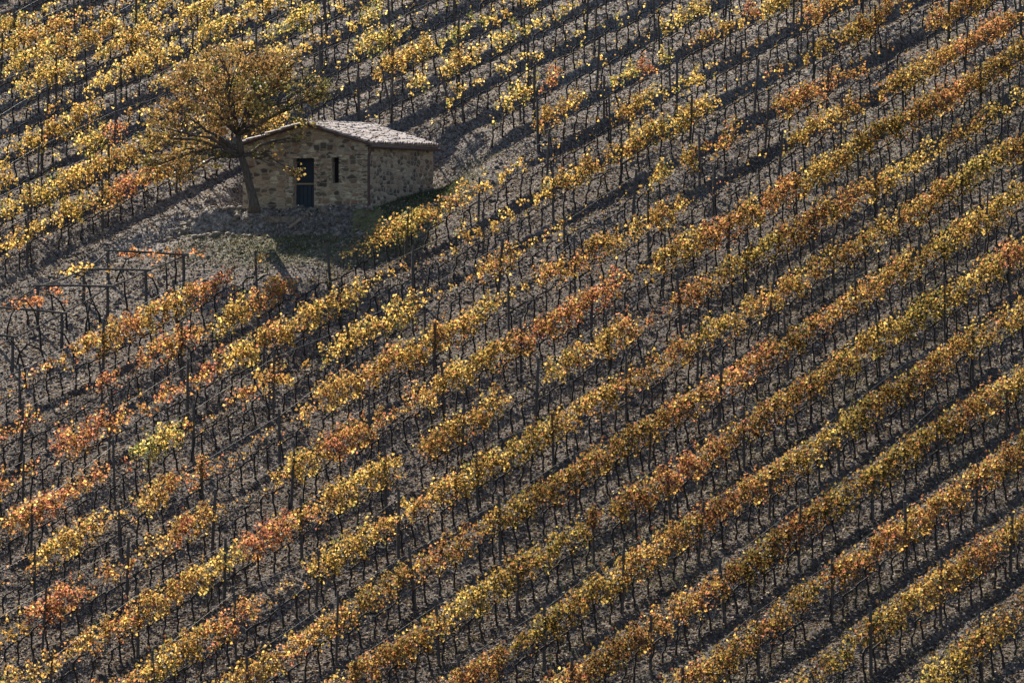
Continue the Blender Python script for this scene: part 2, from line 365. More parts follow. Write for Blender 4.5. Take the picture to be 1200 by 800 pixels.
# density and colour over the photograph, 100 px cells
DEN = np.array([[.75,.75,.7,.55,.5,.5,.4,.32,.35,.38,.45,.6],
 [.5,.4,.35,.35,.32,.4,.25,.28,.5,.6,.75,.9],
 [.38,.32,.2,.3,.5,.5,.5,.58,.8,.9,.95,1],
 [.4,.5,.35,.33,.38,.55,.62,.65,.85,.9,.95,1],
 [.42,.38,.4,.45,.6,.68,.72,.85,.93,1,1,1],
 [.48,.45,.38,.65,.78,.85,.9,.9,.95,1,1,1],
 [.65,.55,.42,.68,.82,.93,.95,1,1,1,1,1],
 [.6,.65,.72,.85,.9,.95,.92,1,1,.92,.92,.9]])
TIN = np.array([[.56,.55,.62,.66,.64,.64,.66,.58,.5,.45,.42,.4],
 [.56,.5,.5,.55,.64,.62,.45,.55,.48,.44,.5,.5],
 [.5,.38,.4,.5,.58,.55,.5,.45,.45,.46,.55,.48],
 [.4,.33,.38,.45,.55,.5,.38,.45,.42,.46,.5,.5],
 [.35,.33,.42,.4,.46,.46,.5,.44,.38,.42,.48,.48],
 [.3,.33,.46,.44,.42,.45,.48,.4,.34,.42,.48,.44],
 [.4,.4,.46,.36,.44,.40,.42,.34,.33,.38,.44,.40],
 [.33,.42,.42,.48,.46,.48,.42,.36,.40,.48,.48,.56]])
def cell(G, px, py):
    x = np.clip(px/100-.5, 0, 10.999); y = np.clip(py/100-.5, 0, 6.999); i = int(y); j = int(x); a = x-j; b_ = y-i
    return (G[i,j]*(1-a)+G[i,j+1]*a)*(1-b_)+(G[i+1,j]*(1-a)+G[i+1,j+1]*a)*b_
# accents seen in the photo (foliage pixel, radius, tint, density or None)
ACC = [(345,322,12,.5,.8),(370,305,14,.44,1),(395,290,16,.42,1),(415,278,16,.5,.9),(430,262,8,.55,.8),(475,262,12,.6,1),(125,392,22,.36,1),(150,375,22,.4,1),(182,360,22,.38,1),(207,345,16,.46,1),(262,372,20,.44,1),(285,350,16,.5,.95),(235,360,14,.46,.9),(642,95,16,.12,.8),(255,330,9,.05,.7),(755,75,14,.2,.7),(112,445,14,.15,.8),(108,510,22,.14,.85),(75,525,22,.16,.9),(660,370,35,.17,1),(610,395,22,.2,1),
 (700,345,14,.13,.9),(830,270,24,.15,1),(243,440,7,.03,.6),(300,170,1,.3,.1),(940,278,28,.12,1),(985,242,20,.15,1),(140,385,22,.22,1),(180,365,22,.4,1),(125,160,14,.17,.6),
 (870,20,10,.2,.8),(945,15,14,.25,.9),(1165,35,18,.25,1),(220,635,14,.12,.9),(300,640,25,.12,1),(130,560,1,.2,.5),(1150,745,10,.66,.7),(890,80,1,.2,.5),
 (320,60,18,.6,.9),(230,35,26,.62,.9),(180,535,28,.68,.95),(450,150,1,.5,.1),(900,620,25,.12,1),(700,470,22,.45,1),(770,255,16,.3,.9),(1010,790,12,.4,.9),(60,725,26,.16,1),
 (840,610,22,.1,1),(700,620,18,.08,1),(400,540,20,.16,1),(1000,430,24,.42,1),(1170,300,24,.1,1),(905,240,24,.14,1),(515,700,22,.1,1),(880,430,20,.12,1),(500,610,16,.14,1),
 (465,265,14,.62,.95),(495,240,14,.2,.6),(620,110,1,.4,.4)]
vines = []; posts = []
v_of = lambda p: p[0]*VX+p[1]*VY
PD = 3.66
pv0 = v_of(at(1020, 800)); dl = []
for (a_, b_) in (((1020,800),(985,745)), ((985,745),(955,672))):
    d = v_of(at(*b_))-v_of(at(*a_)); dl.append((d+PD/2) % PD-PD/2)
DL = sum(dl)/2
for k in range(-2, 31):
    w0 = at(-90, row_pt(k, -90)); w1 = at(1290, row_pt(k, 1290))
    if k > 27: pass
    d = (w1-w0)[:2]; Ln = np.linalg.norm(d); d = d/Ln; ang = math.atan2(d[1], d[0])
    per = (-d[1], d[0])
    wob = Noise(300+k)
    def pt(s):
        o_ = .10*float(wob(s*.25, 0.))
        x = w0[0]+d[0]*s+per[0]*o_; y = w0[1]+d[1]*s+per[1]*o_
        px, py, _ = project(x, y, plane(x, y)); return x, y, float(px), float(py)
    def blocked(x, y, px):
        p, q = hut_local(x, y)
        if -1.0 < p < HW+.7 and -2.2 < q < HL+.7: return True
        return float(clearing(np.array(x), np.array(y))) > .5
    s0 = v_of(w0); 
    # posts
    n0 = math.ceil((s0-pv0-k*DL)/PD)
    s = pv0+k*DL+n0*PD-s0
    while s < Ln:
        x, y, px, py = pt(s+random.uniform(-.12,.12))
        if -130 < py < 880 and not blocked(x, y, px): posts.append([k, x, y, px, py, ang, 0, 0])
        s += PD
    # vines
    s = random.uniform(0, VS)
    while s < Ln:
        x, y, px, py = pt(s+random.uniform(-.05,.05))
        if -130 < py < 890 and not blocked(x, y, px) and random.random() > .03:
            fy = py-1.2*F*invdepth(px, py)
            # steady clusters of fuller and barer vines along the row
            cn = float(N1(s*.42+k*17.3, k*3.1))+.5*float(N2(s*1.1+k*5.7, k*1.7)); tn = float(N3(s*.35+k*9.1, k*2.3))+.4*float(N2(s*1.0+k*3.7, k*4.7))
            D_ = cell(DEN, px, fy); den = D_+cn*(.6 if D_ > .8 else 1.45 if fy > 200 else 1.9)-(.10 if fy < 200 else -.05 if D_ < .8 else 0); ti = cell(TIN, px, fy)+tn*.36; ti += .05*float(sstep(300, 60, fy))*0+(.05 if fy < 230 and px < 800 else 0); ti += (.41-ti)*.30*float(sstep(620, 1150, px+fy*.55))  # last term pulls lower-right tints to dark brown, standing in for shaded leaves
            for (ax, ay, ar, at_, ad_) in ACC:
                if (px-ax)**2+((fy-ay)*1.3)**2 < ar*ar*1.2: ti = .6*(at_+.06)+.4*ti+random.uniform(-.05,.05) if fy > 200 and px > 560 else at_+.07+random.uniform(-.05,.05); den = ad_
            c = int(np.clip(np.digitize(den, [.16,.34,.52,.70,.88]), 0, 5))
            vines.append([k, x, y, px, py, ang, c, float(np.clip(ti+random.uniform(-.04,.04), .02, .95))])
        s += VS*random.uniform(.92,1.08)
print('vines', len(vines), 'posts', len(posts))

# end posts of the rows that stop at the hut (leaning), base pixel
for (px, py, lean, k) in ((533,146,-.28,15),(460,145,-.2,16),(610,148,-.05,14),(421,135,0,17)):
    p = at(px, py); posts.append([k, p[0], p[1], px, py, AZ, lean, 1])
# ---------------- order: nearest in frame first
def inframe(e, h): 
    top = e[4]-h*F*invdepth(e[3], e[4]); return -6 < e[3] < 1206 and top < 800 and e[4] > 0
vis = sorted([e for e in vines if inframe(e, 1.4)], key=lambda e: -invdepth(e[3], e[4]))
near = vis[:300]; nearid = {id(e) for e in near}
rest = [e for e in vines if id(e) not in nearid]
pvis = sorted([e for e in posts if inframe(e, 1.7)], key=lambda e: -invdepth(e[3], e[4]))
pnear = pvis[:298]; pnid = {id(e) for e in pnear}; prest = [e for e in posts if id(e) not in pnid]
print('vines in frame', len(vis), 'posts in frame', len(pvis))
def rowname(k): return ORD[k+1] if 0 <= k+1 < len(ORD) else 'last'
def tintword(t):
    return 'dark red' if t < .15 else 'red-orange' if t < .26 else 'orange' if t < .36 else 'rusty gold' if t < .46 else 'golden' if t < .6 else 'pale yellow' if t < .75 else 'olive'
DW = ['nearly bare','thin','loose','leafy','full','dense']
rank = {}
for k in set(e[0] for e in vines):
    L_ = sorted([e for e in vis if e[0] == k], key=lambda e: e[3])
    for i, e in enumerate(L_): rank[id(e)] = i+1
    Lp = sorted([e for e in pvis if e[0] == k], key=lambda e: e[3])
    for i, e in enumerate(Lp): rank[id(e)] = i+1
    for e in L_:
        pb = [p for p in Lp if p[3] < e[3]]; e.append(len(pb)); e.append(len([q for q in L_ if q[3] < e[3] and (not pb or q[3] > pb[-1][3])])+1)
def painted_shade(e):  # shade of the lower-right leaves put into their colour, uneven by noise
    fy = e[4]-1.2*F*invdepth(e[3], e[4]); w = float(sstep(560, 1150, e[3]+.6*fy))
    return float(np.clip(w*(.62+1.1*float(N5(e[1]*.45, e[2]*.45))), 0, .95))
for e in near:
    k, x, y, px, py, ang, c, ti = e[:8]
    rz = ang; z = float(hz(x, y))
    r_ = empty('grape_vine', (x, y, z), rz)
    where = ('right of post %d' % e[8]) if e[8] else 'left of post 1'
    tag(r_, '%s %s vine, %s %s, %s row from bottom right' % (DW[c], tintword(ti), ORD[min(e[9]-1, 34)], where, rowname(k)),
        'vine', 'grape vines growing along the trellis rows')
    w = link(bpy.data.objects.new('trunk', random.choice(wood_me)), r_); s = random.uniform(.93,1.08); w.scale = (1,1,s)
    f = link(bpy.data.objects.new('foliage', random.choice(leaf_me[c])), r_); f.color = (ti,painted_shade(e),0,1)
# the rest of the vines: one mass
VV_, TT_, MI_, AT_, WI_ = [], [], [], [], []; base = 0
for e in rest:
    k, x, y, px, py, ang, c, ti = e[:8]; z = float(hz(x, y)); ca, sa = math.cos(ang), math.sin(ang); R2 = np.array([[ca,-sa,0],[sa,ca,0],[0,0,1]])
    s = random.uniform(.93,1.08)
    for arr, mi in ((wood_arr[random.randrange(NW)], 0), (leaf_arr[c][random.randrange(NVAR)], 1)):
        v = arr[0]@R2.T*np.array([1,1,s])+np.array([x,y,z]); VV_.append(v); TT_.append(arr[1]+base); base += len(v)
        MI_.append(np.full(len(arr[1]), mi)); AT_.append(arr[2]+ti if mi else np.zeros(len(v))); WI_.append(np.full(len(v), painted_shade(e)))
vm = link(bpy.data.objects.new('distant_grape_vines', mesh_np('distant_grape_vines', np.concatenate(VV_), np.concatenate(TT_), [M_wood, M_leaf], np.concatenate(MI_), attr=np.concatenate(AT_))))
vm.color = (0,0,0,1)
WI_ = np.concatenate(WI_).astype(np.float32); aw_ = vm.data.attributes.new('painted_shade', 'FLOAT', 'POINT'); assert len(WI_) == len(vm.data.vertices); aw_.data.foreach_set('value', WI_)
tag(vm, 'hundreds of autumn grape vines covering the slope above and around the stone hut', 'vines', kind='stuff')

# ------------------------------------------------------------------ posts
def post_mb(seed, h):
    r = random.Random(seed); m = MB(); a = r.uniform(.038,.052); n = 7
    pts = [(0,0,-.15)]+[(r.uniform(-.006,.006), r.uniform(-.006,.006), h*i/4) for i in range(5)]
    m.tube(pts, [a*1.08, a*1.05, a, a*.98, a*.96, a*.9], n); return m
PH = [1.55,1.68,1.80,1.88,1.95,2.08]
pm = [post_mb(50+i, PH[i]) for i in range(6)]; pme = [m.mesh('trellis_post', M_post) for m in pm]; parr = [tri_arrays(m) for m in pm]
ptop = {}
def post_mat(e):
    k, x, y, px, py, ang, lean, sp = e[:8]; i = random.randrange(6)
    tx, ty = random.gauss(0,.035), random.gauss(0,.045)+lean
    M = Matrix.Translation((x, y, float(hz(x, y))))@Matrix.Rotation(random.uniform(0,6.28) if not lean else 0, 4, 'Z')
    if lean: M = M@Matrix.Rotation(lean, 4, 'Y')
    else: M = M@Matrix.Rotation(tx, 4, 'X')@Matrix.Rotation(ty, 4, 'Y')
    ptop.setdefault(k, []).append((px, M@Vector((0,0,PH[i]-.2))))
    return M, i
for e in pnear:
    M, i = post_mat(e); o_ = link(bpy.data.objects.new('trellis_post', pme[i])); o_.matrix_world = M
    st = 'short' if i == 0 else 'tall' if i > 3 else 'grey'
    if e[7]: lab = '%s wooden end post at the hut end of the %s row from bottom right corner' % ('leaning' if e[6] < -.1 else 'upright', rowname(e[0]))
    else: lab = '%s wooden post, %s from the left, in %s row from bottom right corner' % (st, ORD[min(rank[id(e)]-1,34)], rowname(e[0]))
    tag(o_, lab, 'post', 'wooden trellis posts in the vine rows')
VV_, TT_ = [], []; base = 0
for e in prest:
    M, i = post_mat(e); v, t = parr[i]; Mn = np.array(M); v = v@Mn[:3,:3].T+Mn[:3,3]; VV_.append(v); TT_.append(t+base); base += len(v)
if VV_:
    o_ = link(bpy.data.objects.new('distant_trellis_posts', mesh_np('distant_trellis_posts', np.concatenate(VV_), np.concatenate(TT_), [M_post])))
    tag(o_, 'wooden trellis posts in the highest rows along the top of the slope', 'posts', kind='stuff')
for k in sorted(ptop):
    l = sorted(ptop[k], key=lambda t: t[0])
    runs = [[l[0]]]
    for a_, b_ in zip(l, l[1:]):
        if (b_[1]-a_[1]).length > 6: runs.append([])
        runs[-1].append(b_)
    for ri, run in enumerate(runs):
        if len(run) < 2 or not any(-10 < t[0] < 1210 for t in run): continue
        m = MB(); m.tube([t[1] for t in run], .003, 4)
        w = m.build('trellis_wire', M_wire)
        nm = rowname(k)+' row from bottom right corner'
        if len(runs) > 1: nm += ', '+('left' if ri == 0 else 'right')+' stretch'
        tag(w, 'thin steel wire between post tops of '+nm, 'wire', 'trellis wires along the rows')

# ------------------------------------------------------------------ fallen leaves, stones, weeds (nobody could count them)
def scatter(n, seed, lim=(-40,1240,-20,830)):
    rng = np.random.default_rng(seed); px = rng.uniform(lim[0], lim[1], n); py = rng.uniform(lim[2], lim[3], n)
    D = 1/(.005+2.25e-6*(py-245)+.30e-6*(px-390)); X_ = (px-600)/F*D; Zc = (400-py)/F
    Y_ = (CP-Zc*SP)*D; p, q = hut_local(X_, Y_); ok = ~((p > -.1) & (p < HW+.1) & (q > -.1) & (q < HL+.1))
    return X_[ok], Y_[ok], px[ok], py[ok], rng
x, y, px, py, rng = scatter(210000, 5)
P = np.stack([x, y, hz(x, y)+rng.uniform(.005,.035,len(x))], 1)
V_, T_, A_ = leaf_cloud(P, .086, np.clip(rng.normal(.54, .27, len(x)), 0, 1), rng, .0, .3)
V_[:,2] = (V_[:,2]-np.repeat(P[:,2],4))*.7+np.repeat(P[:,2],4)
o_ = link(bpy.data.objects.new('fallen_leaves', mesh_np('fallen_leaves', V_, T_, [M_litter], attr=A_))); o_.color = (0,0,0,1)
tag(o_, 'dry brown vine leaves scattered over the bare soil', 'fallen leaves', kind='stuff')
# clods and stones
ico = np.array([(0,0,1),(.89,0,.45),(.28,.85,.45),(-.72,.53,.45),(-.72,-.53,.45),(.28,-.85,.45),(.72,.53,-.45),(-.28,.85,-.45),(-.89,0,-.45),(-.28,-.85,-.45),(.72,-.53,-.45),(0,0,-1)])
icf = np.array([(0,1,2),(0,2,3),(0,3,4),(0,4,5),(0,5,1),(1,6,2),(2,7,3),(3,8,4),(4,9,5),(5,10,1),(6,7,2),(7,8,3),(8,9,4),(9,10,5),(10,6,1),(6,11,7),(7,11,8),(8,11,9),(9,11,10),(10,11,6)])
def rocks(name, n, seed, s0, s1, mat_, lab):
    x, y, px, py, rng = scatter(n, seed); n = len(x); s = s0+(s1-s0)*rng.random(n)**3
    v = ico[None]*rng.uniform(.6,1.25,(n,12,1))*s[:,None,None]*rng.uniform(.6,1.2,(n,1,3)); v[:,:,2] *= .7
    a = rng.uniform(0,6.28,n); ca, sa = np.cos(a)[:,None], np.sin(a)[:,None]
    v = np.stack([v[:,:,0]*ca-v[:,:,1]*sa, v[:,:,0]*sa+v[:,:,1]*ca, v[:,:,2]], 2)+np.stack([x, y, hz(x, y)+s*.15], 1)[:,None,:]
    t = (icf[None]+np.arange(n)[:,None,None]*12).reshape(-1,3)
    o_ = link(bpy.data.objects.new(name, mesh_np(name, v.reshape(-1,3), t, [mat_])))
    tag(o_, lab, 'stones' if 'stone' in name else 'clods', kind='stuff')
M_clod = simple('soil_clod', [(.3,(.06,.048,.042)),(.7,(.135,.112,.098))], 12, .95, .5)
rocks('soil_clods', 42000, 21, .025, .10, M_clod, 'crumbled clods of grey brown soil between the rows')
rocks('field_stones', 14000, 22, .015, .06, M_rock, 'small pale stones lying in the tilled soil')
rng = np.random.default_rng(61); n = 420; p = rng.uniform(-2.2, HW+.6, n); q = rng.uniform(-2.1, -.55, n)
x = H0.x+hr.x*p+hb.x*q; y = H0.y+hr.y*p+hb.y*q; s = (.05+.13*rng.random(n)**2)*np.where((p > 1.3) & (p < 2.9), .35, 1)
v = ico[None]*rng.uniform(.6,1.25,(n,12,1))*s[:,None,None]; v[:,:,2] *= .7
v = v+np.stack([x, y, hz(x, y)+s*.1], 1)[:,None,:]; t = (icf[None]+np.arange(n)[:,None,None]*12).reshape(-1,3)
o_ = link(bpy.data.objects.new('bank_rubble', mesh_np('bank_rubble', v.reshape(-1,3), t, [M_step])))
tag(o_, 'rough rubble and earth lumps on the bank before the hut', 'rubble', kind='stuff')
# grass on the hut bank and thin weeds in the lower right rows
def blades(name, x, y, rng, h, tint, lab):
    n = len(x); P = np.stack([x, y, hz(x, y)-.01], 1); a = rng.uniform(0,6.28,n); hh = h*rng.uniform(.5,1.4,n); w = .008+.006*rng.random(n)
    s = np.stack([np.cos(a), np.sin(a), 0*a], 1); d = np.stack([-np.sin(a)*.5*rng.normal(0,1,n), np.cos(a)*.5*rng.normal(0,1,n), np.ones(n)], 1)
    V_ = np.stack([P-s*w[:,None], P+s*w[:,None], P+d*hh[:,None]], 1).reshape(-1,3); T_ = np.arange(n*3).reshape(-1,3)
    o_ = link(bpy.data.objects.new(name, mesh_np(name, V_, T_, [M_grass], attr=np.repeat(tint, 3)))); o_.color = (0,0,0,1)
    tag(o_, lab, 'grass', kind='stuff')
rng = np.random.default_rng(31)
n = 90000; p = rng.uniform(-1.2, HW+3.4, n); q = rng.uniform(-5, HL+1.8, n)
x = H0.x+hr.x*p+hb.x*q; y = H0.y+hr.y*p+hb.y*q
dens = np.where(q < -.9, sstep(-5.2,-2.8,q)*(.45-.4*sstep(-2.0,-1.5,q)), np.where(p > HW, (1-sstep(HW+1.2, HW+2.6, p))*(1-.8*sstep(3, HL, q)), .12))*(.45+1.5*np.maximum(0, N1(x*.8, y*.8)+.25))
ok = (rng.random(n) < dens) & ~((p > -.05) & (p < HW+.05) & (q > -.05) & (q < HL+.05)) & ~((p > 1.6) & (p < 3.0) & (q < 0) & (q > -1.6))
blades('grass_bank', x[ok], y[ok], rng, .10, np.clip(rng.normal(.35,.25,ok.sum()),0,1), 'dark green grass on the bank below and beside the hut')
x, y, px, py, rng = scatter(150000, 41); kk = kfield(x, y); s = np.abs(kk-np.round(kk))
ok = rng.random(len(x)) < (sstep(450, 1150, px+.35*py)*(.10+.7*np.exp(-(s/.2)**2))*(.3+2.4*np.maximum(0, N1(x*.5, y*.5)+.1)))
blades('thin_weeds', x[ok], y[ok], rng, .13, np.clip(rng.normal(.6,.25,ok.sum()),0,1), 'thin grey green weeds growing under the lower right vine rows')

# ------------------------------------------------------------------ stone hut
hut = empty('stone_hut', tuple(H0), -A)
tag(hut, 'small rubble stone hut with low tiled gable roof and dark half door', 'hut')
EH, RP, TH = 2.33, .70, .38       # eave height, rise, wall thickness
mid = HW/2
def topz(x): return EH+RP*(1-abs(x-mid)/mid)
DX0, DX1, DH = 1.98, 2.80, 1.86; WX0, WX1, WZ0, WZ1 = 3.50, 3.76, .98, 1.88
w = MB()
def piece(x0, x1, z0, z1=None, y0=0., y1=TH):
    if z1 is not None: w.prism([(x0,z0),(x1,z0),(x1,z1),(x0,z1)], y0, y1); return
    top = [(x1, topz(x1))]+([(mid, EH+RP)] if x0 < mid < x1 else [])+[(x0, topz(x0))]
    w.prism([(x0,z0),(x1,z0)]+top, y0, y1)
piece(0, DX0, -.7); piece(DX0, DX1, DH); piece(DX0, DX1, -.7, -.001); piece(DX1, WX0, -.7); piece(WX0, WX1, -.7, WZ0); piece(WX0, WX1, WZ1); piece(WX1, HW, -.7)
w.build('front_wall', M_stone, hut)
w = MB(); piece(0, HW, -.7, None, HL-TH, HL); w.build('rear_wall', M_stone, hut)
w = MB(); w.box((HW-TH/2, HL/2, EH/2-.35), (TH, HL-2*TH, EH+.7)); w.build('side_wall', M_stone, hut)
w = MB(); w.box((TH/2, HL/2, EH/2-.35), (TH, HL-2*TH, EH+.7)); w.build('side_wall', M_stone, hut)
# pale dressed blocks at corner, door and slit
r = random.Random(3)
def blocks(xc, z0, z1, wl, side):
    z = z0; i = 0
    while z < z1-.08:
        h = r.uniform(.11,.17); L_ = wl*(1.35 if i % 2 else .75)*r.uniform(.85,1.1)
        x0, x1 = (xc-L_, xc) if side < 0 else (xc, xc+L_)
        w = MB(); w.box(((x0+x1)/2, .03-.012, z+h/2), (L_-.012, .09, h-.015)); w.build('quoin', M_brick, hut); z += h; i += 1
blocks(HW+.012, -.05, EH-.06, .36, -1); blocks(DX1+.002, 0, DH, .30, 1); blocks(WX0-.002, WZ0, WZ1, .16, -1); blocks(WX1+.002, WZ0, WZ1, .2, 1); blocks(DX0-.002, 0, DH, .22, -1)
w = MB(); w.box(((DX0+DX1)/2, .02, DH+.075), (DX1-DX0+.5, .10, .15)); w.build('lintel', M_brick, hut)
w = MB(); w.box(((WX0+WX1)/2, .02, WZ1+.06), (.55, .09, .12)); w.build('lintel', M_brick, hut)
w = MB()                               # relieving stones above the slit
for i in range(-1,2):
    w.prism([(3.16+i*.25-.09, 2.20-abs(i)*.05),(3.16+i*.25+.09, 2.20-abs(i)*.05),(3.16+i*.27+.10, 2.40-abs(i)*.08),(3.16+i*.27-.10, 2.40-abs(i)*.08)], -.022, .05)
w.build('relieving_arch', simple('dark_block', [(.3,(.05,.04,.035)),(.7,(.11,.085,.07))], 8, .9, .5), hut)
d = MB(); d.box(((DX0+DX1)/2, .20, .47), (DX1-DX0-.08, .05, .90)); do = d.build('door', M_door, hut)
d = MB()
for i in range(5): d.box((DX0+.1+i*.155, .168, .47), (.138, .014, .86))
d.build('door_boards', M_door, do)
d = MB(); d.tube([(DX0+.12,.15,.7),(DX0+.12,.12,.7),(DX0+.12,.12,.62)], .012, 5); d.build('handle', M_metal, do)
d = MB(); d.box((DX0+.03,.16,DH/2),(.06,.1,DH)); d.box((DX1-.03,.16,DH/2),(.06,.1,DH)); d.box(((DX0+DX1)/2,.16,.955),(DX1-DX0-.12,.11,.06))
d.build('door_frame', M_frame, hut)
d = MB(); d.box(((DX0+DX1)/2, .30, 1.42), (DX1-DX0-.01, .03, .87)); d.build('upper_door', M_door, hut)
d = MB(); d.box(((WX0+WX1)/2, .25, (WZ0+WZ1)/2), (WX1-WX0-.004, .03, WZ1-WZ0-.004)); d.build('window_slit', M_dark, hut)
d = MB(); d.box(((DX0+DX1)/2, -.05, -.035), (DX1-DX0+.3, .5, .07)); d.build('threshold', M_step, hut)
# roof: boarding + barrel tiles
OVF, OVE = .10, .12
sl = math.atan2(RP, mid)
for sgn in (1, -1):
    Ls = (mid+OVE)/math.cos(sl)
    rm = MB(); ex = Vector((math.cos(sl)*sgn, 0, -math.sin(sl))); en = Vector((math.sin(sl)*sgn, 0, math.cos(sl))); o0 = Vector((mid, 0, EH+RP+.012))
    M = Matrix((ex, Vector((0,1,0)), en)).transposed()
    rm.box(o0+ex*(Ls/2)+Vector((0,HL/2,0))+en*.03, (Ls, HL+2*OVF, .05), M)
    deck = rm.build('roof_deck', M_frame, hut)
    tm = MB(); r = random.Random(5+sgn); cw = .205; ncol = int((HL+2*OVF)/cw); cw = (HL+2*OVF)/ncol; tl = .36; nr = int(Ls/tl)+1
    for i in range(ncol):
        yc = -OVF+(i+.5)*cw; ph = r.uniform(-.5,.5)*tl
        for j in range(nr+1):
            s0 = (j-.5)*tl+ph+r.uniform(-.05,.05)
            if s0 > Ls-.12 or s0+tl < .1: continue
            s1 = min(s0+tl+.07, Ls+.05); s0 = max(s0, 0)
            up = r.uniform(0,.04); jw = r.uniform(-.012,.012); tw = r.uniform(-.02,.02); n = 5; b0 = len(tm.v)
            for (s, rr, zz) in ((s0, .078, .055), (s1, .094, .085)):
                for q_ in range(n+1):
                    t = math.pi*q_/n
                    p = o0+ex*s+en*(zz+up+math.sin(t)*rr*.8)+Vector((0, yc+jw+tw*(s-s0)/tl+math.cos(t)*rr, 0)); tm.v.append(tuple(p))
            for q_ in range(n): tm.f.append((b0+q_, b0+q_+1, b0+n+2+q_, b0+n+1+q_))
            # thickness at the lower lip
            b1 = len(tm.v)
            for q_ in range(n+1):
                t = math.pi*q_/n; tm.v.append(tuple(o0+ex*s1+en*(.085+up-.02+math.sin(t)*.074*.8)+Vector((0, yc+jw+tw+math.cos(t)*.074, 0))))
            for q_ in range(n): tm.f.append((b0+n+1+q_, b0+n+2+q_, b1+q_+1, b1+q_))
    tl_ = tm.build('roof_tiles', M_tile, hut)
    # channel tiles below, darker gaps
    cm = MB(); cm.box(o0+ex*(Ls/2)+Vector((0,HL/2,0))+en*.068, (Ls+.02, HL+2*OVF-.02, .016), M)
    cm.build('channel_tiles', simple('old_terracotta', [(.3,(.06,.035,.028)),(.7,(.16,.09,.065))], 9, .85, .4), hut)
    gt = MB(); xe = mid+sgn*(mid+OVE+.05); 
    gt.tube([(xe, -OVF-.04, EH-.075), (xe, HL+OVF+.05, EH-.10)], .062, 8); gt.build('gutter', M_metal, hut)
    vb = MB(); vb.box(o0+ex*(Ls/2)+Vector((0,-OVF-.012,0))+en*.015, (Ls, .02, .05), M); vb.build('verge_board', M_metal, hut)
rd = MB(); r = random.Random(9); yy = -OVF
while yy < HL+OVF-.1:
    pts = []; n = 6; b0 = len(rd.v)
    for (s, rr) in ((yy, .12), (yy+.42, .10)):
        for q_ in range(n+1):
            t = math.pi*q_/n; rd.v.append((mid+math.cos(t)*rr*1.15, s, EH+RP+.10+math.sin(t)*rr*.8+r.uniform(0,.012)))
    for q_ in range(n): rd.f.append((b0+q_, b0+q_+1, b0+n+2+q_, b0+n+1+q_))
    yy += .36
rd.build('ridge_tiles', M_tile, hut)
dp = MB(); dp.tube([(HW+OVE+.04, -.02, EH-.12), (HW+.10, -.03, EH-.28), (HW+.055, -.03, EH-.42), (HW+.055, -.03, -.1)], .05, 8); dp.build('drainpipe', M_metal, hut)
# steps down the bank in front of the door
stp = empty('stone_steps', tuple(H0+hr*2.2), -A)
tag(stp, 'worn stone steps leading down the bank from the hut door', 'steps')
for i in range(5):
    L_ = .85+.10*i+random.uniform(-.08,.08); yc = -.55-.30*i; xc = .30-.17*i
    wp = H0+hr*(2.2+xc)+hb*yc; zc = min(float(hz(wp.x, wp.y))-FLOOR+.05, -.02-.10*i)
    m = MB(); m.box((xc, yc, zc-.10), (L_, .30, .22), Matrix.Rotation(random.uniform(-.04,.04),3,'Y'))
    m.build('step', M_step, stp)
    m = MB(); m.box((xc-L_*.5-.12, yc+.02, zc-.08), (.20, .24, .26), Matrix.Rotation(.3,3,'Z')); m.build('side_stone', M_step, stp)
m = MB(); m.tube([(.95,-.45,.06),(.72,-.95,-.16),(.42,-1.7,-.60)], [.05,.055,.05], 6); m.build('side_kerb', M_frame, stp)

# ------------------------------------------------------------------ tree beside the hut
tb = at(297, 241, 197.3); tbz = float(hz(tb[0], tb[1]))
tree = empty('oak_tree', (tb[0], tb[1], tbz))
tag(tree, 'broad golden brown tree leaning beside the stone hut', 'tree')
S0 = F/197.3
def tp(px, py, dy=0.):                 # tree-local point from photo pixels, dy metres away in depth
    D = 197.3+dy; return Vector(ray(px, py)*D)-Vector((tb[0], tb[1], tbz))
tm = MB(); rr = random.Random(12)
def wig(a, b, n, amp):
    pts = [a]
    for i in range(1, n): pts.append(a.lerp(b, i/n)+Vector((rr.gauss(0,amp), rr.gauss(0,amp), rr.gauss(0,amp*.6))))
    return pts+[b]
c1 = tp(283, 183); c2 = tp(279, 158)
tm.tube([tp(298,250), tp(297,236), tp(291,212), tp(287,195), c1], [.25,.175,.14,.125,.13], 9)
tm.tube([c1, tp(281,170), c2], [.135,.115,.10], 8)
blobs = [(275,82,42,0,1),(335,82,34,.6,1),(232,95,42,-.4,1),(200,130,36,-.6,.95),(362,102,26,.2,.9),(192,172,34,.4,.85),(232,180,30,-.8,.8),(305,112,42,-.9,1),
 (345,128,28,.5,.95),(378,108,15,0,.9),(250,138,38,.8,.9),(303,70,34,1.1,1),(255,62,24,-.9,.8),(175,195,18,0,.9),(215,203,22,.3,.85),(195,150,28,-1.2,.9),(245,160,22,.9,.7),(268,110,44,1.4,1),(262,120,40,-1.6,.95),
 (318,178,20,-1.0,.28),(345,200,7,-1.2,.5),(205,95,24,1.0,.7),(325,100,30,1.5,.9),(300,150,22,-1.5,.35),(350,165,10,-.9,.25),(170,160,16,.2,.6)]
tips = []
